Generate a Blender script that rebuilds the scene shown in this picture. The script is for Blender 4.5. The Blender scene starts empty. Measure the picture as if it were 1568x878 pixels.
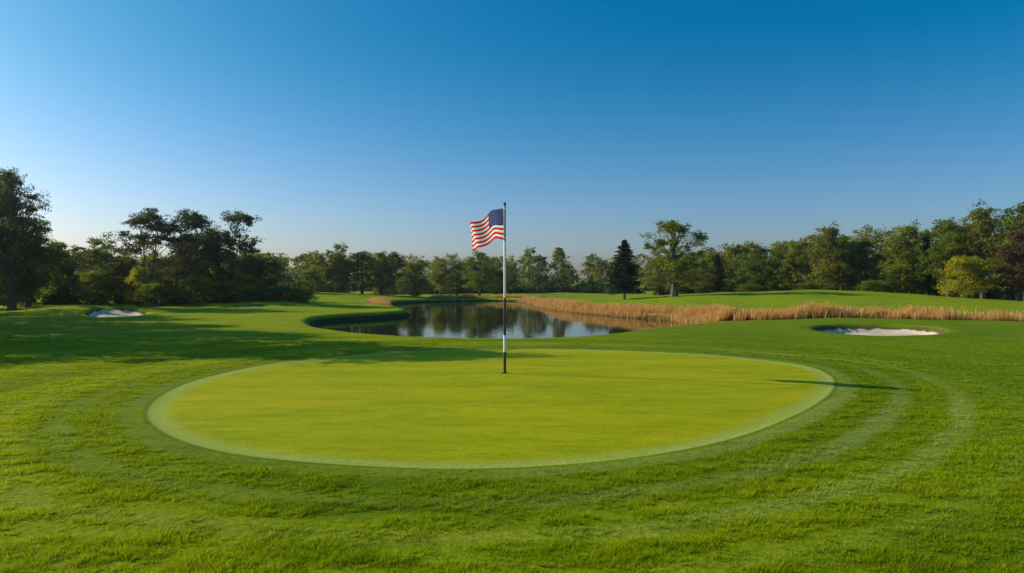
import bpy, math, numpy as np
from mathutils import Vector
rng = np.random.default_rng(7)
S = bpy.context.scene
COL = S.collection

# ------------------------------------------------------------ helpers
def smooth(t):
    t = np.clip(t, 0, 1); return t*t*(3-2*t)

def chaikin(P, n=2, closed=True):
    P = np.array(P, float)
    for _ in range(n):
        if closed:
            Q = np.roll(P, -1, 0)
            P = np.stack([P*.75+Q*.25, P*.25+Q*.75], 1).reshape(-1, 2)
        else:
            A, B = P[:-1], P[1:]
            M = np.stack([A*.75+B*.25, A*.25+B*.75], 1).reshape(-1, 2)
            P = np.vstack([P[:1], M, P[-1:]])
    return P

def seg_dist(x, y, P, closed=True):
    d = np.full(x.shape, 1e9); n = len(P)
    rngi = range(n if closed else n-1)
    for i in rngi:
        a = P[i]; b = P[(i+1) % n]
        ex, ey = b-a; L = ex*ex+ey*ey+1e-9
        t = np.clip(((x-a[0])*ex+(y-a[1])*ey)/L, 0, 1)
        d = np.minimum(d, (x-a[0]-t*ex)**2+(y-a[1]-t*ey)**2)
    return np.sqrt(d)

def sdf(x, y, P):
    d = seg_dist(x, y, P); ins = np.zeros(x.shape, bool); n = len(P)
    for i in range(n):
        a = P[i]; b = P[(i+1) % n]
        c = ((a[1] > y) != (b[1] > y))
        xi = (b[0]-a[0])*(y-a[1])/(b[1]-a[1]+1e-12)+a[0]
        ins ^= (c & (x < xi))
    return np.where(ins, -d, d)

def mesh_from(name, V, quads=None, tris=None, mats=(), midx=None, attrs=None, smoothf=False):
    V = np.asarray(V, np.float32)
    me = bpy.data.meshes.new(name)
    nq = 0 if quads is None else len(quads); nt = 0 if tris is None else len(tris)
    me.vertices.add(len(V)); me.vertices.foreach_set('co', V.ravel())
    loops = []
    starts = []
    if nq:
        loops.append(np.asarray(quads, np.int32).ravel()); starts.append(np.arange(nq)*4)
    if nt:
        loops.append(np.asarray(tris, np.int32).ravel()); starts.append(nq*4+np.arange(nt)*3)
    loops = np.concatenate(loops); starts = np.concatenate(starts).astype(np.int32)
    me.loops.add(len(loops)); me.loops.foreach_set('vertex_index', loops)
    me.polygons.add(nq+nt); me.polygons.foreach_set('loop_start', starts)
    try:
        tot = np.concatenate([np.full(nq, 4), np.full(nt, 3)]).astype(np.int32)
        me.polygons.foreach_set('loop_total', tot)
    except Exception: pass
    if midx is not None: me.polygons.foreach_set('material_index', np.asarray(midx, np.int32))
    me.polygons.foreach_set('use_smooth', np.full(nq+nt, smoothf) if np.isscalar(smoothf) else smoothf)
    for m in mats: me.materials.append(m)
    me.update(calc_edges=True)
    if attrs:
        for k, a in attrs.items():
            at = me.attributes.new(k, 'FLOAT', 'POINT'); at.data.foreach_set('value', np.asarray(a, np.float32))
    return me

def obj(name, me, parent=None, loc=(0, 0, 0), rot=(0, 0, 0), sc=(1, 1, 1)):
    o = bpy.data.objects.new(name, me); COL.objects.link(o)
    o.location = loc; o.rotation_euler = rot; o.scale = sc
    if parent: o.parent = parent
    return o

# value noise for numpy
_perm = rng.random((256, 256))
def vnoise(x, y):
    xi = np.floor(x).astype(int); yi = np.floor(y).astype(int)
    fx = smooth(x-xi); fy = smooth(y-yi)
    g = lambda a, b: _perm[a % 256, b % 256]
    return (g(xi, yi)*(1-fx)+g(xi+1, yi)*fx)*(1-fy)+(g(xi, yi+1)*(1-fx)+g(xi+1, yi+1)*fx)*fy-.5

# ------------------------------------------------------------ node helpers
class NT:
    def __init__(s, name):
        s.m = bpy.data.materials.new(name); s.m.use_nodes = True
        s.t = s.m.node_tree; s.t.nodes.clear()
        s.out = s.t.nodes.new('ShaderNodeOutputMaterial')
    def n(s, typ, ins=None, **kw):
        nd = s.t.nodes.new(typ)
        for k, v in kw.items(): setattr(nd, k, v)
        for k, v in (ins or {}).items():
            if isinstance(v, bpy.types.NodeSocket): s.t.links.new(v, nd.inputs[k])
            else: nd.inputs[k].default_value = v
        return nd
    def noise(s, scale, detail=4, vec=None, rough=.55, dist=0):
        i = {'Scale': scale, 'Detail': detail, 'Roughness': rough, 'Distortion': dist}
        if vec is not None: i['Vector'] = vec
        return s.n('ShaderNodeTexNoise', i).outputs[0]
    def ramp(s, fac, a, b, lo=0., hi=1.):
        return s.n('ShaderNodeMapRange', {0: fac, 1: a, 2: b, 3: lo, 4: hi}, interpolation_type='SMOOTHSTEP').outputs[0]
    def mix(s, fac, a, b, mode='MIX'):
        nd = s.n('ShaderNodeMix', data_type='RGBA', blend_type=mode)
        for idx, v in ((0, fac), (6, a), (7, b)):
            if isinstance(v, bpy.types.NodeSocket): s.t.links.new(v, nd.inputs[idx])
            else: nd.inputs[idx].default_value = v if idx == 0 else (*v, 1)
        return nd.outputs[2]
    def math(s, op, a, b=0.):
        return s.n('ShaderNodeMath', {0: a, 1: b}, operation=op).outputs[0]
    def attr(s, name):
        return s.n('ShaderNodeAttribute', attribute_name=name).outputs['Fac']
    def link(s, a, b): s.t.links.new(a, b)

def simple(name, col, rough=.6, var=.15, scale=8, metallic=0, spec=.5):
    m = NT(name)
    p = m.n('ShaderNodeNewGeometry').outputs['Position']
    nz = m.noise(scale, 4, p)
    c = m.mix(nz, tuple(x*(1-var) for x in col), tuple(min(1, x*(1+var)) for x in col))
    b = m.n('ShaderNodeBsdfPrincipled', {'Base Color': c, 'Roughness': rough, 'Metallic': metallic, 'Specular IOR Level': spec})
    m.link(b.outputs[0], m.out.inputs[0]); return m.m

# ------------------------------------------------------------ site plan (metres, x east, y north)
GREEN = chaikin([(-5.77,10.66),(-4.81,9.25),(-3.86,8.33),(-2.86,7.77),(-1.67,7.46),(-.59,7.38),(.47,7.52),(1.47,7.86),
 (2.59,8.57),(3.76,9.68),(5.01,11.24),(6.16,12.98),(7.0,14.8),(7.4,16.6),(6.95,18.3),(5.3,20.1),(2.4,21.3),(-.7,21.8),
 (-3.64,20.7),(-5.48,18.8),(-6.35,16.85),(-6.7,14.5),(-6.45,12.4)], 2)
POND = chaikin([(-12.6,43.5),(-10.6,36.5),(-7.2,30.6),(-3.6,27.6),(0,26.6),(3.2,28.6),(6.2,32.8),(9.2,36.5),(11.8,40),(12.6,43.5),
 (12.6,48),(9.6,54),(6.2,65),(3.9,77),(3.9,93),(2.0,113),(-5,119),(-14,110),(-17.4,92),(-12.6,74),(-8.4,59),(-8.9,54.5),(-11.2,51.5),(-13.2,48)], 2)
BUNKERS = [chaikin(b, 2) for b in [
 [(14.0,32.2),(13.3,29.6),(14.4,27.2),(17.0,27.6),(19.4,30.2),(20.6,32.8),(19.2,34.8),(16.2,34.6)],
 [(-31.8,50.5),(-28.8,46.6),(-26.3,46),(-25.8,48),(-27.6,51.8),(-31,53.2)],
 [(-27.6,62),(-25.2,56.4),(-21.2,56.6),(-21.4,62.5),(-25,66.5)],
 [(13.5,186),(17,184),(20.5,187),(19.5,193),(15,194)],
 [(8.5,176),(11,175),(12.5,178),(10,181)]]]
REEDS = [ # path, half width, height, count
 (chaikin([(2.2,112),(4.2,95),(4.3,80),(6.5,67),(9.9,56),(13.0,49.5),(13.5,45)],2,False), 1.5, .46, 34000),
 (chaikin([(13.6,50),(12.9,44.5),(12.4,40.6),(14.6,39.6),(20,41.2),(26,42.6),(33,43.6),(42,45),(60,48)],2,False), 1.7, .60, 80000),
 (chaikin([(-18.2,96),(-17.4,86),(-15.4,79),(-13.4,74)],2,False), 1.0, .4, 7000),
 (chaikin([(-15,111.5),(-10,117),(-5,120.2),(2,116.5)],2,False), .8, .55, 7000)]

def gauss(x, y, cx, cy, rx, ry): return np.exp(-((x-cx)/rx)**2-((y-cy)/ry)**2)

def height(x, y, full=False, near=False):
    x = np.asarray(x, float); y = np.asarray(y, float)
    r = np.hypot(x, y)
    g = sdf(x, y, GREEN); p = sdf(x, y, POND)
    z = 1.45*gauss(x, y, 38, 90, 20, 20)
    z += 1.0*gauss(x, y, -31, 108, 14, 18)
    z += .75*smooth((r-110)/120)
    z += .8*gauss(x, y, 16, 198, 20, 12)
    z += .55*gauss(x, y, -33, 53, 5, 4) + .45*gauss(x, y, -25, 68, 6, 4) + .25*gauss(x, y, -18, 56, 4, 5)
    z += .25*gauss(x, y, 17.5, 38.5, 6, 2.5) + .30*gauss(x, y, 60, 60, 25, 10)
    far = smooth((r-22)/30)
    z += far*(.36*vnoise(x*.09+3, y*.09+8)+.15*vnoise(x*.25, y*.25))
    z = z*smooth(.2+np.maximum(p, 0)/9)
    z += .10*gauss(x, y, .5, 14.5, 6.5, 7)
    z += .05*vnoise(x*.35+9, y*.35)*smooth((r-2)/4)*(1-.7*smooth(-g/1.5))
    z += np.maximum(0, (r-260))*.012
    b = np.full(x.shape, 1e9); 
    for B in (BUNKERS[:1] if near else BUNKERS): b = np.minimum(b, sdf(x, y, B))
    # bunkers: soft lip then sunk, nearly flat floor
    z += .06*np.exp(-((b-.6)/.7)**2)
    z -= .36*smooth((-b+.05)/.5)
    z += .08*smooth((-b-.3)/.8)*vnoise(x*1.2, y*1.2)
    # small step where the collar meets the longer grass
    z -= .012*smooth(-g/.1)
    # pond banks
    w = .65
    z = np.where(p > 0, -.5+(z+.5)*smooth(.12+.88*np.clip(p/w, 0, 1)), -.48-np.clip(-p*.6, 0, 1.2))
    if full: return z, g, p, b
    return z

# ------------------------------------------------------------ grass colour (shared network)
def grass_color(m, g, k=1.0):
    K = lambda c: tuple(min(.9, v*k) for v in c)
    pos = m.n('ShaderNodeNewGeometry').outputs['Position']
    sep = m.n('ShaderNodeSeparateXYZ', {0: pos})
    big = m.noise(.10, 3, pos); mid = m.noise(.7, 5, pos, .6)
    str_v = m.n('ShaderNodeMapping', {'Vector': pos, 'Scale': (.35, 2.2, 1)}).outputs[0]
    streak = m.noise(1.3, 5, str_v, .65)
    fine = m.noise(14, 4, pos, .7)
    c = m.mix(m.ramp(mid, .3, .7), K((.165, .240, .002)), K((.280, .330, .003)))
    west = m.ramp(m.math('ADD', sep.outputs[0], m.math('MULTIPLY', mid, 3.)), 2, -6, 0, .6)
    c = m.mix(west, c, K((.36, .370, .003)))  # west side yellower and lighter: light falloff put into the grass colour
    c = m.mix(m.ramp(big, .35, .65, 0, .5), c, K((.34, .365, .004)))
    c = m.mix(m.ramp(streak, .50, .72, 0, .6), c, K((.42, .41, .008)))
    c = m.mix(m.ramp(streak, .48, .30, 0, .7), c, K((.07, .140, .002)))
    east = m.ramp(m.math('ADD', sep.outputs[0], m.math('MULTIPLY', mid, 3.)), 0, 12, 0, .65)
    c = m.mix(east, c, K((.110, .185, .008)))  # east side darkened: the same light falloff painted in
    wob = m.math('ADD', g, m.math('MULTIPLY', m.math('SUBTRACT', mid, .5), .40))
    ring = m.math('SINE', m.math('MULTIPLY', wob, 7.0))
    ringm = m.math('MULTIPLY', m.ramp(ring, .0, .9), m.ramp(g, 3.6, .8))
    brk = m.ramp(big, .40, .58, .45, 1)
    side = m.math('MULTIPLY', m.ramp(sep.outputs[0], -3, 6, .45, 1), brk)
    c = m.mix(m.math('MULTIPLY', m.math('MULTIPLY', ringm, side), .80), c, K((.42, .45, .13)))
    stripe = m.math('SINE', m.math('MULTIPLY', wob, 2.1))
    c = m.mix(m.math('MULTIPLY', m.ramp(stripe, -.4, .4), m.ramp(g, 9, 2, .18, .42)), c, K((.07, .135, .002)))
    spk = m.noise(3.2, 6, pos, .8)
    c = m.mix(m.ramp(spk, .62, .76, 0, .4), c, K((.42, .42, .09)))
    c = m.mix(m.ramp(fine, .3, .75, .0, .5), c, K((.07, .140, .002)))
    return c, pos, mid, fine, streak

# ground
m = NT('turf_ground')
g = m.attr('g'); p = m.attr('p'); b = m.attr('b'); rd = m.attr('reed')
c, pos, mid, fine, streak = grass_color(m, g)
col_n = m.noise(25, 4, pos, .7)
edge = m.math('ADD', g, m.math('MULTIPLY', m.math('SUBTRACT', col_n, .5), .08))
edge2 = m.math('ADD', g, m.math('MULTIPLY', m.math('SUBTRACT', mid, .5), .30))
collar = m.mix(m.ramp(col_n, .3, .7), (.24, .31, .03), (.46, .48, .13))
collar = m.mix(m.ramp(mid, .3, .7, 0, .5), collar, (.31, .36, .02))
# putting surface
gv = m.n('ShaderNodeMapping', {'Vector': pos, 'Scale': (.5, 1.6, 1), 'Rotation': (0, 0, .25)}).outputs[0]
gv2 = m.n('ShaderNodeMapping', {'Vector': pos, 'Scale': (.7, 4.5, 1), 'Rotation': (0, 0, .12)}).outputs[0]
gn = m.noise(.8, 5, gv, .6); gf = m.noise(26, 4, pos, .8)
gc = m.mix(m.ramp(gn, .3, .7), (.345, .375, .003), (.49, .460, .006))
gc = m.mix(m.ramp(m.noise(2.6, 5, gv, .7), .42, .72, 0, .8), gc, (.21, .275, .003))
gc = m.mix(m.ramp(m.noise(2.0, 6, gv2, .75), .40, .68, 0, .65), gc, (.24, .295, .003))
gc = m.mix(m.ramp(m.noise(.35, 3, gv, .7), .42, .66, 0, .6), gc, (.54, .450, .008))
gc = m.mix(m.ramp(gf, .35, .7, 0, .65), gc, (.20, .245, .002))
gc = m.mix(m.ramp(m.noise(7, 6, pos, .85), .55, .72, 0, .45), gc, (.58, .53, .06))
c = m.mix(m.ramp(edge, .03, -.03), c, collar)
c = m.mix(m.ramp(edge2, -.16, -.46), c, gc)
line = m.math('MULTIPLY', m.ramp(edge, -.05, .0), m.ramp(edge, .08, .03))
c = m.mix(m.math('MULTIPLY', line, .55), c, (.07, .13, .004))  # shadow of the edge step painted as a thin dark line
sepp = m.n('ShaderNodeSeparateXYZ', {0: pos})
farmix = m.mix(mid, (.22, .28, .006), (.35, .375, .010))
farmix = m.mix(m.ramp(m.noise(.22, 5, pos, .7), .4, .65, 0, .55), farmix, (.14, .215, .008))
c = m.mix(m.ramp(sepp.outputs[1], 26, 60, 0, .75), c, farmix)
c = m.mix(m.ramp(rd, 1.2, .7), c, m.mix(mid, (.25, .14, .045), (.45, .28, .10)))  # straw ground, with shade at the reed base put into its brown
c = m.mix(m.ramp(p, .42, .2), c, m.mix(mid, (.030, .024, .012), (.08, .06, .026)))  # waterline soil, darkened to carry the shade of the bank
sand = m.mix(m.noise(3, 5, pos), (.62, .49, .34), (.80, .66, .48))
be = m.math('ADD', b, m.math('MULTIPLY', m.math('SUBTRACT', m.noise(4, 4, pos), .5), .30))
c = m.mix(m.ramp(be, .0, -.10), c, m.mix(mid, (.08, .06, .022), (.18, .13, .05)))
c = m.mix(m.ramp(be, -.20, -.28), c, sand)
rough_mask = m.ramp(edge, 0, .3, .15, 1)
hgt = m.math('ADD', m.math('MULTIPLY', m.noise(9, 6, pos, .75), rough_mask), m.math('MULTIPLY', gf, .13))
bump = m.n('ShaderNodeBump', {'Strength': .8, 'Distance': .05, 'Height': hgt})
bs = m.n('ShaderNodeBsdfPrincipled', {'Base Color': c, 'Roughness': .85, 'Specular IOR Level': .03, 'Normal': bump.outputs[0]})
m.link(bs.outputs[0], m.out.inputs[0]); MAT_GROUND = m.m

# blades
m = NT('grass_blades')
g = m.attr('g')
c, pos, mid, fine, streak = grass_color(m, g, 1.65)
v = m.attr('v'); h = m.attr('h')
c = m.mix(m.ramp(v, 0, 1, 0, .40), c, (.60, .60, .004))
c = m.mix(m.ramp(v, .92, .98, 0, .7), c, (.88, .76, .28))
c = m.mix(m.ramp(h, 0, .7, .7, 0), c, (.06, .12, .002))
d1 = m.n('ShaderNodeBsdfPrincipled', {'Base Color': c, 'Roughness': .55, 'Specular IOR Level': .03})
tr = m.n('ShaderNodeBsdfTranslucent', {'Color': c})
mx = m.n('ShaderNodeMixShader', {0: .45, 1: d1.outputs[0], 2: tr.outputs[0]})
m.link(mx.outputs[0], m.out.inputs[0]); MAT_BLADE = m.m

# leaves
def leaf_mat(name, c1, c2, tcol, tf=.4):
    m = NT(name)
    t = m.attr('tint'); oi = m.n('ShaderNodeObjectInfo').outputs['Random']
    c = m.mix(t, c1, c2)
    hs = m.n('ShaderNodeHueSaturation', {'Hue': m.ramp(oi, 0, 1, .485, .515), 'Saturation': 1.0, 'Value': m.ramp(oi, 0, 1, .8, 1.2), 'Color': c})
    d = m.n('ShaderNodeBsdfPrincipled', {'Base Color': hs.outputs[0], 'Roughness': .55, 'Specular IOR Level': .08})
    tr = m.n('ShaderNodeBsdfTranslucent', {'Color': m.mix(t, tuple(v*.6 for v in tcol), tcol)})
    mx = m.n('ShaderNodeMixShader', {0: tf, 1: d.outputs[0], 2: tr.outputs[0]})
    m.link(mx.outputs[0], m.out.inputs[0]); return m.m
LEAF = leaf_mat('leaves_green', (.040, .065, .006), (.20, .235, .016), (.31, .36, .012))
LEAF_OLIVE = leaf_mat('leaves_olive', (.055, .075, .007), (.26, .260, .022), (.40, .39, .016))
LEAF_YEL = leaf_mat('leaves_yellow', (.22, .24, .010), (.54, .48, .015), (.70, .62, .015))
LEAF_RED = leaf_mat('leaves_copper', (.07, .045, .018), (.17, .10, .040), (.22, .12, .035))
LEAF_DARK = leaf_mat('leaves_dark', (.020, .034, .005), (.085, .105, .012), (.14, .17, .012), .35)
NEEDLE = leaf_mat('needles', (.020, .038, .010), (.06, .085, .020), (.07, .10, .02), .2)
BARK = simple('bark', (.10, .072, .05), .9, .5, 6)

# ------------------------------------------------------------ ground sheet
a_f = np.radians(np.arange(-58, 58.01, .33)); a_r = np.radians(np.arange(62, 298.1, 4))
ang = np.concatenate([a_f, a_r]); na = len(ang)
rad = [0.6]
while rad[-1] < 3000: rad.append(rad[-1]*(1.010 if rad[-1] < 140 else 1.03))
rad = np.array(rad); nr = len(rad)
R_, A_ = np.meshgrid(rad, ang, indexing='ij')
X = (R_*np.sin(A_)).ravel(); Y = (R_*np.cos(A_)).ravel()
Z, G, P, B = height(X, Y, True)
RDm = np.full(X.shape, 1e9)
for path, hw, hh, cnt in REEDS: RDm = np.minimum(RDm, seg_dist(X, Y, path, False)/hw)
V = np.stack([X, Y, Z], 1)
i, j = np.meshgrid(np.arange(nr-1), np.arange(na), indexing='ij'); j2 = (j+1) % na
Q = np.stack([i*na+j, (i+1)*na+j, (i+1)*na+j2, i*na+j2], -1).reshape(-1, 4)[:, ::-1]
V = np.vstack([V, [[0, 0, V[:na, 2].mean()]]]); ci = len(V)-1
T = np.stack([np.full(na, ci), (np.arange(na)+1) % na, np.arange(na)], 1)[:, ::1]
ext = lambda a: np.append(np.clip(a, -50, 50), 20)
me = mesh_from('ground', V, Q, T, [MAT_GROUND], attrs={'g': ext(G), 'p': ext(P), 'b': ext(B), 'reed': ext(RDm)}, smoothf=True)
ground = obj('ground', me)

# ------------------------------------------------------------ water
m = NT('pond_water')
pos = m.n('ShaderNodeNewGeometry').outputs['Position']
mp = m.n('ShaderNodeMapping', {'Vector': pos, 'Scale': (1, .6, 1)}).outputs[0]
w1 = m.noise(2.5, 3, mp); 
bump = m.n('ShaderNodeBump', {'Strength': .12, 'Distance': .03, 'Height': w1})
bs = m.n('ShaderNodeBsdfPrincipled', {'Base Color': (.010, .012, .007, 1), 'Roughness': .03, 'IOR': 1.33, 'Specular IOR Level': .5, 'Normal': bump.outputs[0]})
m.link(bs.outputs[0], m.out.inputs[0])
me = mesh_from('pond_water', [(-22, 24, -.5), (18, 24, -.5), (18, 124, -.5), (-22, 124, -.5)], [[0, 1, 2, 3]], None, [m.m])
obj('pond_water', me)

# ------------------------------------------------------------ grass blades (one mesh, tufts)
def blades():
    NTf = 125000; per = 11
    d0, d1 = 3.0, 27.
    u = rng.random(NTf); yy = d0*(d1/d0)**u
    xx = (rng.random(NTf)*2-1)*(.86*yy+.6)
    z, g, p, b = height(xx, yy, True, True)
    cl = vnoise(xx*2.2, yy*4.2)+.7*vnoise(xx*6+5, yy*9)
    keep = (g > .05) & (p > .9) & (b > .15) & (rng.random(NTf) < .8+1.4*cl)
    xx, yy, z, g, cl = xx[keep], yy[keep], z[keep], g[keep], cl[keep]
    nt = len(xx); th_h = .55+.95*rng.random(nt)**1.5; tv = rng.random(nt)
    rep = lambda a: np.repeat(a, per)
    sp = rep(.019*(yy/5)**.8)
    n = nt*per; an = rng.random(n)*2*np.pi; rr = np.sqrt(rng.random(n))
    bx_ = rep(xx)+np.cos(an)*rr*sp; by_ = rep(yy)+np.sin(an)*rr*sp
    zz_, gg, cc = rep(z), rep(g), rep(cl)
    hh = rep(th_h)*(.018+.019*rng.random(n))*(1+1.2*np.clip(cc, -.6, .65))
    hh *= np.where(gg < .35, .5, 1.)*(1-.35*smooth((by_-14)/12))
    hh *= 1-.20*np.sin(gg*7.0)*smooth((3.6-gg)/2)
    w = .0027*(by_/5)**.85*(.7+.6*rng.random(n))
    th = rng.random(n)*2*np.pi
    dx, dy = np.cos(th)*w, np.sin(th)*w
    ll = hh*(.15+.8*rr)
    base = np.stack([bx_, by_, zz_-.003], 1)
    D = np.stack([dx, dy, 0*dx], 1)
    C = base+np.stack([np.cos(an)*ll+.25*hh, np.sin(an)*ll, hh], 1)
    V = np.stack([base+D, base-D, C], 1).reshape(-1, 3)
    T = np.arange(3*n).reshape(-1, 3)
    v = np.repeat(np.clip(.5*rep(tv)+.5*rng.random(n), 0, 1), 3); h = np.tile([0, 0, 1.], n)
    me = mesh_from('grass_turf', V, None, T, [MAT_BLADE], attrs={'g': np.repeat(gg, 3), 'v': v, 'h': h})
    obj('grass_turf', me)
blades()

# ------------------------------------------------------------ reeds (one mesh)
m = NT('reed_straw')
v = m.attr('v'); h = m.attr('h')
c = m.mix(v, (.45, .21, .055), (.84, .50, .17))
c = m.mix(m.ramp(v, .88, .96, 0, .4), c, (.32, .32, .07))
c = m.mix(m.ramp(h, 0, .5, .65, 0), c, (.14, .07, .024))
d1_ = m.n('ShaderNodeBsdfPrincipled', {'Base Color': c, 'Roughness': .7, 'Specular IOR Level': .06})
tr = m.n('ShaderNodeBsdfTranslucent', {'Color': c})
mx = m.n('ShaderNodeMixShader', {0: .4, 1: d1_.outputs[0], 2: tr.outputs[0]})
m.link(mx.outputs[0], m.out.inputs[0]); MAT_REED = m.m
def reeds():
    Vs, vs, hs = [], [], []
    for path, hw, hh0, cnt in REEDS:
        seg = np.diff(path, axis=0); L = np.hypot(seg[:, 0], seg[:, 1]); cum = np.concatenate([[0], np.cumsum(L)])
        s = rng.random(cnt)*cum[-1]; k = np.clip(np.searchsorted(cum, s)-1, 0, len(L)-1)
        t = (s-cum[k])/L[k]; off = rng.normal(0, .45, cnt)*hw
        nx, ny = -seg[k, 1]/L[k], seg[k, 0]/L[k]
        x = path[k, 0]+seg[k, 0]*t+nx*off; y = path[k, 1]+seg[k, 1]*t+ny*off
        cl = vnoise(x*.5, y*.5)+.6*vnoise(x*2.5+7, y*2.5)
        kp = (rng.random(cnt) < .75+1.1*cl)
        x, y, cl = x[kp], y[kp], cl[kp]; n = len(x)
        z = np.maximum(height(x, y), -.52)
        hgt = hh0*(.5+.5*rng.random(n))*(1+1.3*cl)
        w = .016*(.6+.8*rng.random(n)); th = rng.normal(0, 1.2, n)
        la = rng.random(n)*6.28; ll = hgt*.5*rng.random(n)
        dx, dy = np.cos(th)*w, np.sin(th)*w
        b0 = np.stack([x, y, z-.02], 1)
        tip = b0+np.stack([np.cos(la)*ll, np.sin(la)*ll, hgt], 1)
        D = np.stack([dx, dy, 0*dx], 1)
        Vs.append(np.stack([b0-D, b0+D, tip+D*.45, tip-D*.45], 1).reshape(-1, 3))
        vs.append(np.repeat(np.clip(rng.random(n)*.7+.3+.5*cl*.9, 0, 1), 4)); hs.append(np.tile([0, 0, 1., 1.], n))
    V = np.vstack(Vs)
    me = mesh_from('reed_bed', V, np.arange(len(V)).reshape(-1, 4), None, [MAT_REED], attrs={'v': np.concatenate(vs), 'h': np.concatenate(hs)})
    obj('reed_bed', me)
reeds()

# ------------------------------------------------------------ trees
def tube(pts, radii, n=6):
    pts = np.array(pts, float); k = len(pts)
    tang = np.gradient(pts, axis=0); tang /= np.linalg.norm(tang, axis=1)[:, None]+1e-9
    ref = np.array([1, 0.2, 0.1]); u = np.cross(tang, ref); u /= np.linalg.norm(u, axis=1)[:, None]+1e-9
    w = np.cross(tang, u); a = np.arange(n)*2*np.pi/n
    V = pts[:, None]+(u[:, None]*np.cos(a)[None, :, None]+w[:, None]*np.sin(a)[None, :, None])*np.array(radii)[:, None, None]
    i, j = np.meshgrid(np.arange(k-1), np.arange(n), indexing='ij')
    Q = np.stack([i*n+j, i*n+(j+1) % n, (i+1)*n+(j+1) % n, (i+1)*n+j], -1).reshape(-1, 4)
    return V.reshape(-1, 3), Q

def leaf_quads(C, Nrm, size, r):
    n = len(C); ra = r.normal(size=(n, 3)); u = np.cross(Nrm, ra); u /= np.linalg.norm(u, axis=1)[:, None]+1e-9
    w = np.cross(Nrm, u); w /= np.linalg.norm(w, axis=1)[:, None]+1e-9
    s = (size*(.6+.8*r.random(n)))[:, None]
    return np.stack([C-u*s, C-w*s*.55, C+u*s, C+w*s*.55], 1).reshape(-1, 3)

class Acc:
    def __init__(s): s.V, s.Q, s.M, s.T, s.n = [], [], [], [], 0
    def add(s, V, Q, mi, tint):
        s.V.append(V); s.Q.append(np.asarray(Q)+s.n); s.M.append(np.full(len(Q), mi)); s.T.append(np.broadcast_to(tint, (len(V),))); s.n += len(V)
    def mesh(s, name, mats):
        return mesh_from(name, np.vstack(s.V), np.vstack(s.Q), None, mats, np.concatenate(s.M), {'tint': np.concatenate(s.T)})

def deciduous(acc, r, H=10., R=3.3, cb=.28, nc=60, lpc=150, ls=.13, tr=.22, shape=.55, top=.0, origin=(0, 0, 0), cs=.26, forks=1):
    O = np.array(origin, float)
    stems = []
    for f in range(forks):
        k = 7; t = np.linspace(0, 1, k); a = r.random()*6.28; spread = (.0 if forks == 1 else .35)*R
        wob = np.cumsum(r.normal(0, .06, (k, 2)), 0)*R*.35
        P_ = np.stack([np.cos(a)*spread*t+wob[:, 0]*t, np.sin(a)*spread*t+wob[:, 1]*t, t*H*.82], 1)
        rr = tr*(1-t*.85)*(1.25 if forks == 1 else .9); rr[0] *= 1.35
        V, Q = tube(P_+O, rr, 7); acc.add(V, Q, 0, 0.); stems.append(P_)
    cz = cb+(1-cb)*(r.random(nc)**.85)
    tt = (cz-cb)/(1-cb)
    env = np.clip(np.sin(np.pi*np.clip(tt*.86+.14, 0, 1)), 0, 1)**shape
    aa = r.random(nc)*6.28
    lob = 1+.22*np.sin(2*aa+r.random()*6)+.16*np.sin(3*aa+r.random()*6)
    rad_ = R*env*lob*np.sqrt(.12+.88*r.random(nc))*.86
    C = np.stack([np.cos(aa)*rad_, np.sin(aa)*rad_, cz*H*.95], 1)
    for c in C:
        st = stems[r.integers(len(stems))]
        zz = max(H*cb*.55, c[2]-(.10+.25*r.random())*H); zi = np.clip(zz/(H*.82), 0, .98)*6
        i0 = int(zi); s0 = st[i0]*(1-(zi-i0))+st[min(6, i0+1)]*(zi-i0)
        mid = (s0+c)/2+r.normal(0, .1, 3)*R*.3+np.array([0, 0, -.03*H])
        V, Q = tube(np.array([s0, mid, c])+O, [tr*.32, tr*.18, tr*.05], 4); acc.add(V, Q, 0, 0.)
        n = int(lpc*(.5+r.random())); cr = R*cs*(.6+.8*r.random())
        ns = 5; sc_ = r.normal(0, .55, (ns, 3))*cr*np.array([1, 1, .55])
        which = r.integers(ns, size=n)
        d = r.normal(size=(n, 3)); d /= np.linalg.norm(d, axis=1)[:, None]
        q = d*(r.random(n)**.45)[:, None]*cr*np.array([.72, .72, .42])
        pts = c+sc_[which]+q
        nr_ = d+r.normal(0, .5, (n, 3))+np.array([0, 0, .35]); nr_ /= np.linalg.norm(nr_, axis=1)[:, None]
        V = leaf_quads(pts+O, nr_, ls, r)
        ti = np.clip(r.random()*.65+.35*r.random(n), 0, 1)
        acc.add(V, np.arange(len(V)).reshape(-1, 4), 1, np.repeat(ti, 4))

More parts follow.
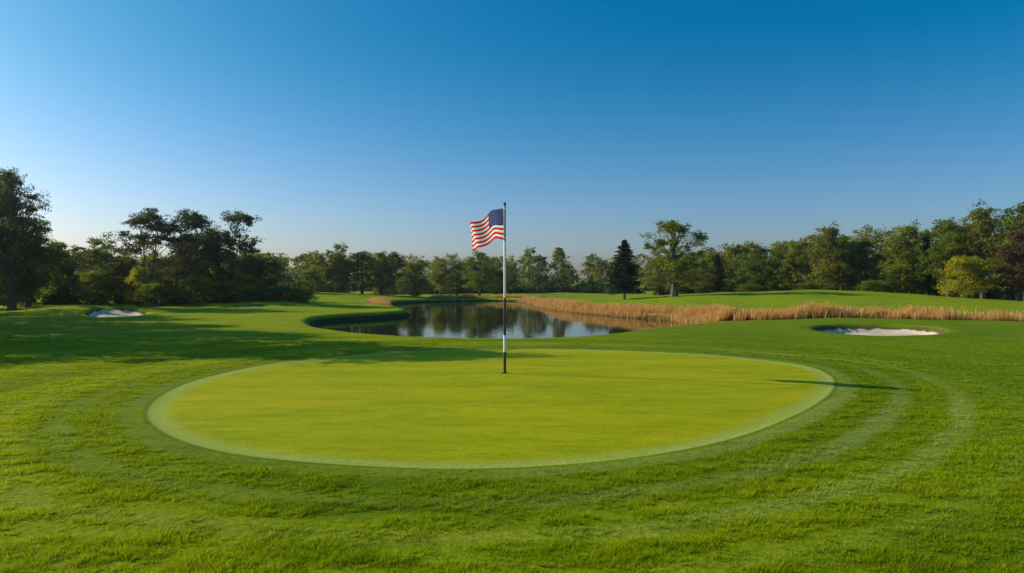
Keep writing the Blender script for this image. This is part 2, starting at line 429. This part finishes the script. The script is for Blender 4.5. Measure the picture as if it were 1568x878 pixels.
def conifer(acc, r, H=10., R=2.6, cb=.14, nb=110, ls=.10, tr=.16, origin=(0, 0, 0)):
    O = np.array(origin, float)
    V, Q = tube(np.array([[0, 0, 0], [.03, 0, H*.5], [0, .03, H]])+O, [tr, tr*.6, .02], 7); acc.add(V, Q, 0, 0.)
    for b in range(nb):
        t = b/nb; z = H*(cb+(1-cb)*t**.9)*.97; L = R*(1-t)**.75*(.55+.55*r.random())+.12
        if t < .12: L *= .75
        a = b*2.4+r.normal(0, .3); k = 6; s = np.linspace(0, 1, k)
        up = .18*L*(t-.35)
        P_ = np.stack([np.cos(a)*L*s, np.sin(a)*L*s, z+up*s-.22*L*s**1.5+.10*L*s**4], 1)
        V, Q = tube(P_+O, tr*.22*(1-.8*s), 4); acc.add(V, Q, 0, 0.)
        n = int(60+90*L); u = r.random(n)**.7; i = np.minimum((u*5).astype(int), 4); f = (u*5-i)[:, None]
        pts = P_[i]*(1-f)+P_[i+1]*f+r.normal(0, 1, (n, 3))*np.array([.16, .16, .07])*(.35+.35*L)
        nr_ = r.normal(0, .5, (n, 3))+np.array([0, 0, .9]); nr_ /= np.linalg.norm(nr_, axis=1)[:, None]
        V = leaf_quads(pts+O, nr_, ls, r)
        acc.add(V, np.arange(len(V)).reshape(-1, 4), 1, np.repeat(np.clip(r.random()*.5+.5*r.random(n), 0, 1), 4))

VAR = {}
def build(key, fn, H, R, leaf, **kw):
    a = Acc(); fn(a, np.random.default_rng(sum(map(ord, key))*7), H=H, R=R, **kw)
    VAR[key] = (a.mesh(key, [BARK, leaf]), H, R)
build('round_a', deciduous, 10, 3.4, LEAF, cb=.24, nc=75, lpc=150)
build('round_b', deciduous, 10, 3.2, LEAF_OLIVE, cb=.16, nc=85, lpc=140, shape=.45)
build('round_c', deciduous, 10, 3.3, LEAF, cb=.10, nc=70, lpc=170, shape=.7, cs=.24)
build('tall_open', deciduous, 10, 2.9, LEAF_DARK, cb=.40, nc=48, lpc=200, ls=.10, cs=.22, forks=2, tr=.15)
build('dark_full', deciduous, 10, 3.6, LEAF_DARK, cb=.12, nc=95, lpc=150, shape=.45)
build('dark_fine', deciduous, 12, 4.4, LEAF_DARK, cb=.10, nc=150, lpc=210, shape=.5, ls=.085, cs=.17, tr=.28)
build('oak', deciduous, 9.6, 3.9, LEAF_OLIVE, cb=.24, nc=70, lpc=180, ls=.115, tr=.30, cs=.21, shape=.5)
build('umbrella', deciduous, 10, 2.8, LEAF_DARK, cb=.55, nc=26, lpc=190, ls=.105, cs=.26, shape=.4, forks=2, tr=.14)
build('copper', deciduous, 9, 2.6, LEAF_RED, cb=.10, nc=70, lpc=140)
build('yellow', deciduous, 5.8, 3.2, LEAF_YEL, cb=.08, nc=60, lpc=150, ls=.11, tr=.14)
build('bushy', deciduous, 4, 2.4, LEAF, cb=.05, nc=45, lpc=120, ls=.10, tr=.08, shape=.4)
build('conifer_a', conifer, 8, 2.4, NEEDLE)
build('conifer_b', conifer, 10, 2.0, NEEDLE, nb=130)
build('willow', deciduous, 7, 2.7, LEAF_OLIVE, cb=.06, nc=80, lpc=130, ls=.10, shape=.5)

def plant(name, key, x, y, H, R, rz=None, dz=-.05):
    me, H0, R0 = VAR[key]
    return obj(name, me, None, (x, y, float(height(np.array([x]), np.array([y]))[0])+dz), (0, 0, rng.random()*6.28 if rz is None else rz), (R/R0, R/R0, H/H0))

# shade trees standing west of the green
for x, y, H, R, k in [(-26.2,26.6,12.0,5.2,'dark_fine'),(-34,33.5,12.5,5,'dark_fine'),(-41,41,12,4.6,'round_b'),(-31,22.3,8.4,3.2,'round_b'),(-38,28,12,4,'dark_full'),(-47,49,12,4.5,'dark_full')]:
    plant('shade_tree', k, x, y, H, R)
# left groups
for k, x, y, H, R in [('dark_fine',-42.5,58,12.2,3.6),('dark_full',-47,60,11.5,4),('round_a',-44,62,8.5,3),
  ('tall_open',-36.3,68,9.9,3.2),('tall_open',-32.9,70,9.9,3.0),('umbrella',-28.0,70,9.6,2.4),('dark_full',-30.9,72,8.2,2.5),('dark_full',-34.5,73,7.8,2.6),
  ('round_a',-48.5,80,7.9,3.2),('round_b',-52,78,7.3,3),('dark_full',-27.5,74,5.5,2.6),('round_a',-56,72,9,3.5),('dark_full',-40.5,71,5,2.4),('dark_full',-44.5,74,6,2.6),('dark_full',-37,76,5.5,2.6)]:
    plant('deciduous_tree', k, x, y, H, R)
plant('yellow_shrub', 'yellow', -37.0, 67.5, 4.0, 1.6)
for x, y, H, R in [(-41,68,3.6,2.2),(-24.3,72,1.9,2.0),(-21.6,71,1.3,1.5),(-30.6,104,3.6,2.2),(-27,69,2.6,2.2),(-46,64,3.4,2.6),(-31,68,2.8,2.4),(-34.2,66,2.4,1.8)]:
    plant('bush', 'bushy', x, y, H, R)
# behind the pond
for k, x, y, H, R in [('round_a',-29.4,116,8.6,2.6),('tall_open',-26,118,7.5,2.4),('round_b',-23.5,121,7.4,2.2),('tall_open',-21,121,7.8,2.4),('round_b',-24.8,130,8,2.6),
  ('round_a',-6.1,128,8.8,3.2),('round_b',-14.6,140,6.8,2.6),('dark_full',-11,136,6.6,2.6),('dark_full',-3,140,5.5,2.4),('round_b',-1,160,7,2.6)]:
    plant('deciduous_tree', k, x, y, H, R)
plant('willow_tree', 'willow', -16.9, 118, 6.1, 2.9)
# right of pond
plant('oak_tree', 'oak', 20.2, 85, 9.5, 4.3, 2.2)
plant('pine_tree', 'conifer_a', 14.8, 90, 8.1, 2.8)
for k, x, y, H, R in [('round_b',35,125,6.6,3),('conifer_b',38.5,128,8.3,1.9),('round_a',43,122,7.9,3),('round_c',46.5,120,8.5,3.2),('round_b',51,110,11.4,3.6),('round_a',54,112,10.2,3.2),
  ('round_c',57,110,9.6,3),('round_b',60.5,105,11.3,3.8),('conifer_b',63,104,9.8,2.6),('round_a',62,97,11.2,3.2),('round_b',65.5,95,13,3.8),('round_a',69.5,93,13.6,4),
  ('round_c',71,88,14.8,4.2),('round_a',78,90,15,4.5),('round_b',49,118,9.5,3),('round_a',66,88,9.5,3.4),('round_b',29,135,6.2,2.8),('round_c',32,130,6,2.6)]:
    plant('pine_tree' if k.startswith('con') else 'deciduous_tree', k, x, y, H, R)
plant('yellow_tree', 'yellow', 56.6, 86, 5.2, 3.2)
plant('copper_beech_tree', 'copper', 62.4, 84, 8.8, 2.7)
for x, y, H, R in [(63,79,1.6,2.4),(52,98,2.2,2.4),(46,105,2.0,2.4),(39,112,2,2.4),(66,82,2.4,2.6)]:
    plant('bush', 'bushy', x, y, H, R)

# distant tree mass: one object, near wood edges and far tree line
def tree_mass():
    a = Acc(); r = np.random.default_rng(55)
    spots = []
    for x in np.arange(-120, 130, 4.6):
        y = 205+r.normal(0, 9); H = 8.2+r.random()*2.6+(2.2 if r.random() < .15 else 0)
        spots.append((x+r.normal(0, 1.2), y, H, 3.4))
    for x in np.arange(-140, 150, 8.):
        spots.append((x+r.normal(0, 2), 235+r.normal(0, 8), 11.5+r.random()*2, 5))
    for x in np.arange(-76, -20, 3.6):
        spots.append((x, 118+r.normal(0, 5)-.1*abs(x), 6.2+r.random()*1.8, 2.8))
    for t in np.arange(0, 1, .045):
        spots.append((34+52*t, 142-38*t+r.normal(0, 2), 8+5.5*t+r.random()*1.5, 3.4))
    for t in np.arange(0, 1, .06):
        spots.append((40+55*t, 155-38*t+r.normal(0, 2), 9.5+6.0*t+r.random()*1.5, 3.8))
    for x in np.arange(-75, -28, 3.4):
        spots.append((x, 84+r.normal(0, 2), 5.4+r.random()*1.4, 2.8))
    X_ = np.array([s[0] for s in spots]); Y_ = np.array([s[1] for s in spots]); Z_ = height(X_, Y_)
    for (x, y, H, R), z in zip(spots, Z_):
        far = y > 170
        deciduous(a, r, H=H, R=R, cb=.08+.1*r.random(), nc=34, lpc=70 if not far else 50, ls=.20 if not far else .30, tr=.16, shape=.45, origin=(x, y, z-.1), cs=.30)
    obj('distant_trees', a.mesh('distant_trees', [BARK, LEAF_OLIVE]))
tree_mass()

# undergrowth along wood edges: one object
def under():
    a = Acc(); r = np.random.default_rng(21)
    paths = [([(-62,66),(-48,69),(-40,74),(-30,76),(-24,78)], 2.6, 60), ([(-75,108),(-45,112),(-30,124)], 2.4, 40), ([(30,138),(44,128),(56,116),(66,100),(74,88),(95,80)], 2.6, 75), ([(-30,150),(-12,152),(5,172),(30,165)], 2.2, 40), ([(-110,195),(0,198),(110,190)], 3.0, 80)]
    for pth, H, n in paths:
        pth = chaikin(pth, 2, False); seg = np.diff(pth, axis=0); L = np.hypot(seg[:, 0], seg[:, 1]); cum = np.concatenate([[0], np.cumsum(L)])
        for i in range(n):
            s = (i+r.random())/n*cum[-1]; k = min(len(L)-1, max(0, np.searchsorted(cum, s)-1)); q = pth[k]+seg[k]*(s-cum[k])/L[k]+r.normal(0, .9, 2)
            z = float(height(q[:1], q[1:])[0]); sz = H*(.5+.6*r.random()); w = cum[-1]/n*1.2
            m_ = 420; d = r.normal(size=(m_, 3)); d /= np.linalg.norm(d, axis=1)[:, None]; d[:, 2] = np.abs(d[:, 2])
            bumpy = 1+.25*np.sin(d[:, 0]*7+i)+.2*np.sin(d[:, 1]*9+i*2)+.15*np.sin(d[:, 2]*11)
            pts = d*(r.random(m_)**.3*bumpy)[:, None]*np.array([w, w*.8, sz])+np.array([q[0], q[1], z])
            nr_ = d+r.normal(0, .6, (m_, 3)); nr_ /= np.linalg.norm(nr_, axis=1)[:, None]
            V = leaf_quads(pts, nr_, .2 if q[1] < 160 else .3, r)
            a.add(V, np.arange(len(V)).reshape(-1, 4), 0, np.repeat(np.clip(r.random()*.5+.5*r.random(m_), 0, 1), 4))
    obj('undergrowth', a.mesh('undergrowth', [LEAF_DARK]))
under()

# ------------------------------------------------------------ flagstick
bx, by = -.16, 15.04; bz = float(height(np.array([bx]), np.array([by]))[0])
fs = bpy.data.objects.new('golf_flagstick', None); COL.objects.link(fs); fs.location = (bx, by, bz)
M_W = simple('white_paint', (.80, .80, .78), .35, .06); M_K = simple('black_paint', (.012, .013, .016), .4, .2)
M_G = simple('grey_metal', (.16, .17, .19), .4, .15, metallic=.5); M_HOLE = simple('hole_dark', (.01, .01, .008), .9, .3)
TOP = 3.82-bz
def lathe(name, prof, mat, n=20):
    V = []; Q = []
    for (r_, z_) in prof:
        for k in range(n): V.append((r_*math.cos(2*math.pi*k/n), r_*math.sin(2*math.pi*k/n), z_))
    for i in range(len(prof)-1):
        for k in range(n): Q.append((i*n+k, i*n+(k+1) % n, (i+1)*n+(k+1) % n, (i+1)*n+k))
    return obj(name, mesh_from(name, V, Q, None, [mat], smoothf=True), fs)
bands = [(-.05, .47, M_K, .031), (.47, .84, M_W, .030), (.84, 1.66, M_K, .028), (1.66, 2.92, M_W, .026), (2.92, TOP-.02, M_G, .024)]
for i, (z0, z1, mt, r_) in enumerate(bands):
    lathe('pole_section_%d' % (i+1), [(r_, z0), (r_, z1-.004), (r_*.95, z1)], mt)
lathe('finial', [(.004, TOP-.035), (.026, TOP-.03), (.035, TOP-.005), (.030, TOP+.018), (.015, TOP+.032), (.001, TOP+.036)], M_K)
lathe('cup', [(.080, .002), (.070, .010), (.060, .006), (.058, .004), (.0, .004)], M_HOLE, 28)
lathe('ferrule', [(.040, 0), (.040, .03), (.032, .05)], M_K)

# flag cloth
def cloth_mat(name, col):
    m = NT(name); pos = m.n('ShaderNodeNewGeometry').outputs['Position']
    nz = m.noise(18, 3, pos); c = m.mix(nz, tuple(x*.88 for x in col), col)
    d = m.n('ShaderNodeBsdfPrincipled', {'Base Color': c, 'Roughness': .8, 'Specular IOR Level': .03})
    t = m.n('ShaderNodeBsdfTranslucent', {'Color': c}); mx = m.n('ShaderNodeMixShader', {0: .3, 1: d.outputs[0], 2: t.outputs[0]})
    m.link(mx.outputs[0], m.out.inputs[0]); return m.m
C_R, C_W, C_B = cloth_mat('flag_red', (.74, .004, .020)), cloth_mat('flag_white', (.90, .90, .90)), cloth_mat('flag_blue', (.004, .026, .19))
hoist, fly = .68, 1.26; fdir = math.radians(46)
ztop = TOP-.09
def cloth(u, v, off=0.):
    amp = .075*u**.7
    wave = amp*math.sin(u*10.2+v*1.5-.4)+.015*u*math.sin(u*17+v*3)
    s = fly*u*(.95)
    x = -math.cos(fdir)*s; y = math.sin(fdir)*s
    nx, ny = -math.sin(fdir), -math.cos(fdir)
    drop = .29*u**1.25-.035*math.sin(u*6.6)+.022*math.sin(u*12+v*1.5)
    z = ztop-v*hoist*(1-.10*u)-drop
    x += nx*(wave+off)+.05*u*v; y += ny*(wave+off)
    return (x-.024, y, z)
NU = 60; rows = 26
V = []; Q = []; MI = []
for j in range(rows+1):
    for i in range(NU+1): V.append(cloth(i/NU, j/rows))
for j in range(rows):
    st = j//2
    for i in range(NU):
        a0 = j*(NU+1)+i; Q.append((a0, a0+1, a0+NU+2, a0+NU+1))
        MI.append(2 if (st < 7 and i < NU*.45) else (0 if st % 2 == 0 else 1))
fl = obj('flag_cloth', mesh_from('flag_cloth', V, Q, None, [C_R, C_W, C_B], MI, smoothf=True), fs)
V = []; T = []
for row in range(9):
    nst = 6 if row % 2 == 0 else 5
    for k in range(nst):
        uc = .44*((k+.5)/6 if nst == 6 else (k+1)/6); vc = (7/13)*(row+1)/10
        for side in (.003, -.003):
            c0 = len(V); V.append(cloth(uc, vc, side))
            for q in range(10):
                rr = .0155 if q % 2 == 0 else .0065; an = q*math.pi/5
                V.append(cloth(max(0, uc+rr*math.sin(an)/fly), vc-rr*math.cos(an)/hoist, side))
            for q in range(10): T.append((c0, c0+1+q, c0+1+(q+1) % 10))
obj('flag_stars', mesh_from('flag_stars', V, None, T, [C_W]), fs)
lathe('grommet_top', [(.026, ztop-.03), (.029, ztop-.028), (.029, ztop-.012), (.026, ztop-.01)], M_W)
lathe('grommet_bottom', [(.028, ztop-hoist+.01), (.031, ztop-hoist+.012), (.031, ztop-hoist+.028), (.028, ztop-hoist+.03)], M_W)

# ------------------------------------------------------------ thin haze volume, added to imitate sun glare over the course
hz = bpy.data.materials.new('glare_haze'); hz.use_nodes = True; t_ = hz.node_tree; t_.nodes.clear()
o_ = t_.nodes.new('ShaderNodeOutputMaterial'); vs_ = t_.nodes.new('ShaderNodeVolumeScatter')
vs_.inputs['Color'].default_value = (1, .98, .94, 1); vs_.inputs['Density'].default_value = .00034; vs_.inputs['Anisotropy'].default_value = .78
t_.links.new(vs_.outputs[0], o_.inputs['Volume'])
x0, x1, y0, y1, z0, z1 = -300, 300, -60, 300, -3, 24
V = [(x, y, z) for z in (z0, z1) for y in (y0, y1) for x in (x0, x1)]
obj('glare_haze', mesh_from('glare_haze', V, [(0,2,3,1),(4,5,7,6),(0,1,5,4),(2,6,7,3),(0,4,6,2),(1,3,7,5)], None, [hz]))

# ------------------------------------------------------------ light and sky
az = math.atan2(-7.87, 2.06); el = math.radians(23.7)
sd = Vector((math.sin(az)*math.cos(el), math.cos(az)*math.cos(el), math.sin(el)))
sun = bpy.data.lights.new('sun', 'SUN'); sun.energy = 5.0; sun.angle = math.radians(.25); sun.color = (1, .90, .66)
so = bpy.data.objects.new('sun', sun); COL.objects.link(so); so.rotation_euler = (-sd).to_track_quat('-Z', 'Y').to_euler(); so.location = (-40, 10, 30)
w = bpy.data.worlds.new('World'); S.world = w; w.use_nodes = True; nt = w.node_tree; nt.nodes.clear()
N = nt.nodes.new; L_ = nt.links.new
sky = N('ShaderNodeTexSky'); sky.sky_type = 'NISHITA'; sky.sun_disc = False
sky.sun_elevation = el; sky.sun_rotation = az % (2*math.pi); sky.altitude = 0; sky.air_density = 1.0; sky.dust_density = 1.9; sky.ozone_density = 2.5
tc = N('ShaderNodeTexCoord'); sx = N('ShaderNodeSeparateXYZ'); L_(tc.outputs['Generated'], sx.inputs[0])
mr = N('ShaderNodeMapRange'); mr.interpolation_type = 'SMOOTHSTEP'; mr.inputs[1].default_value = -.02; mr.inputs[2].default_value = .36; L_(sx.outputs[2], mr.inputs[0])
tint = N('ShaderNodeMix'); tint.data_type = 'RGBA'; tint.inputs[6].default_value = (1.12, 1.16, 1.38, 1); tint.inputs[7].default_value = (.62, .96, 1.08, 1); L_(mr.outputs[0], tint.inputs[0])
mul = N('ShaderNodeMix'); mul.data_type = 'RGBA'; mul.blend_type = 'MULTIPLY'; mul.inputs[0].default_value = 1; L_(tint.outputs[2], mul.inputs[7])
hs = N('ShaderNodeHueSaturation'); hs.inputs['Saturation'].default_value = 1.28
bg = N('ShaderNodeBackground'); bg.inputs[1].default_value = .115
ow = N('ShaderNodeOutputWorld')
L_(sky.outputs[0], mul.inputs[6]); L_(mul.outputs[2], hs.inputs['Color'])
L_(hs.outputs[0], bg.inputs[0]); L_(bg.outputs[0], ow.inputs[0])

cam = bpy.data.cameras.new('camera'); co = bpy.data.objects.new('camera', cam); COL.objects.link(co)
co.location = (0, 0, 2.0); co.rotation_euler = (math.radians(90), 0, 0); cam.lens = 24.0; cam.sensor_width = 36; cam.clip_end = 6000; cam.clip_start = .05
S.camera = co
S.view_settings.view_transform = 'Standard'; S.view_settings.look = 'None'; S.view_settings.exposure = 0
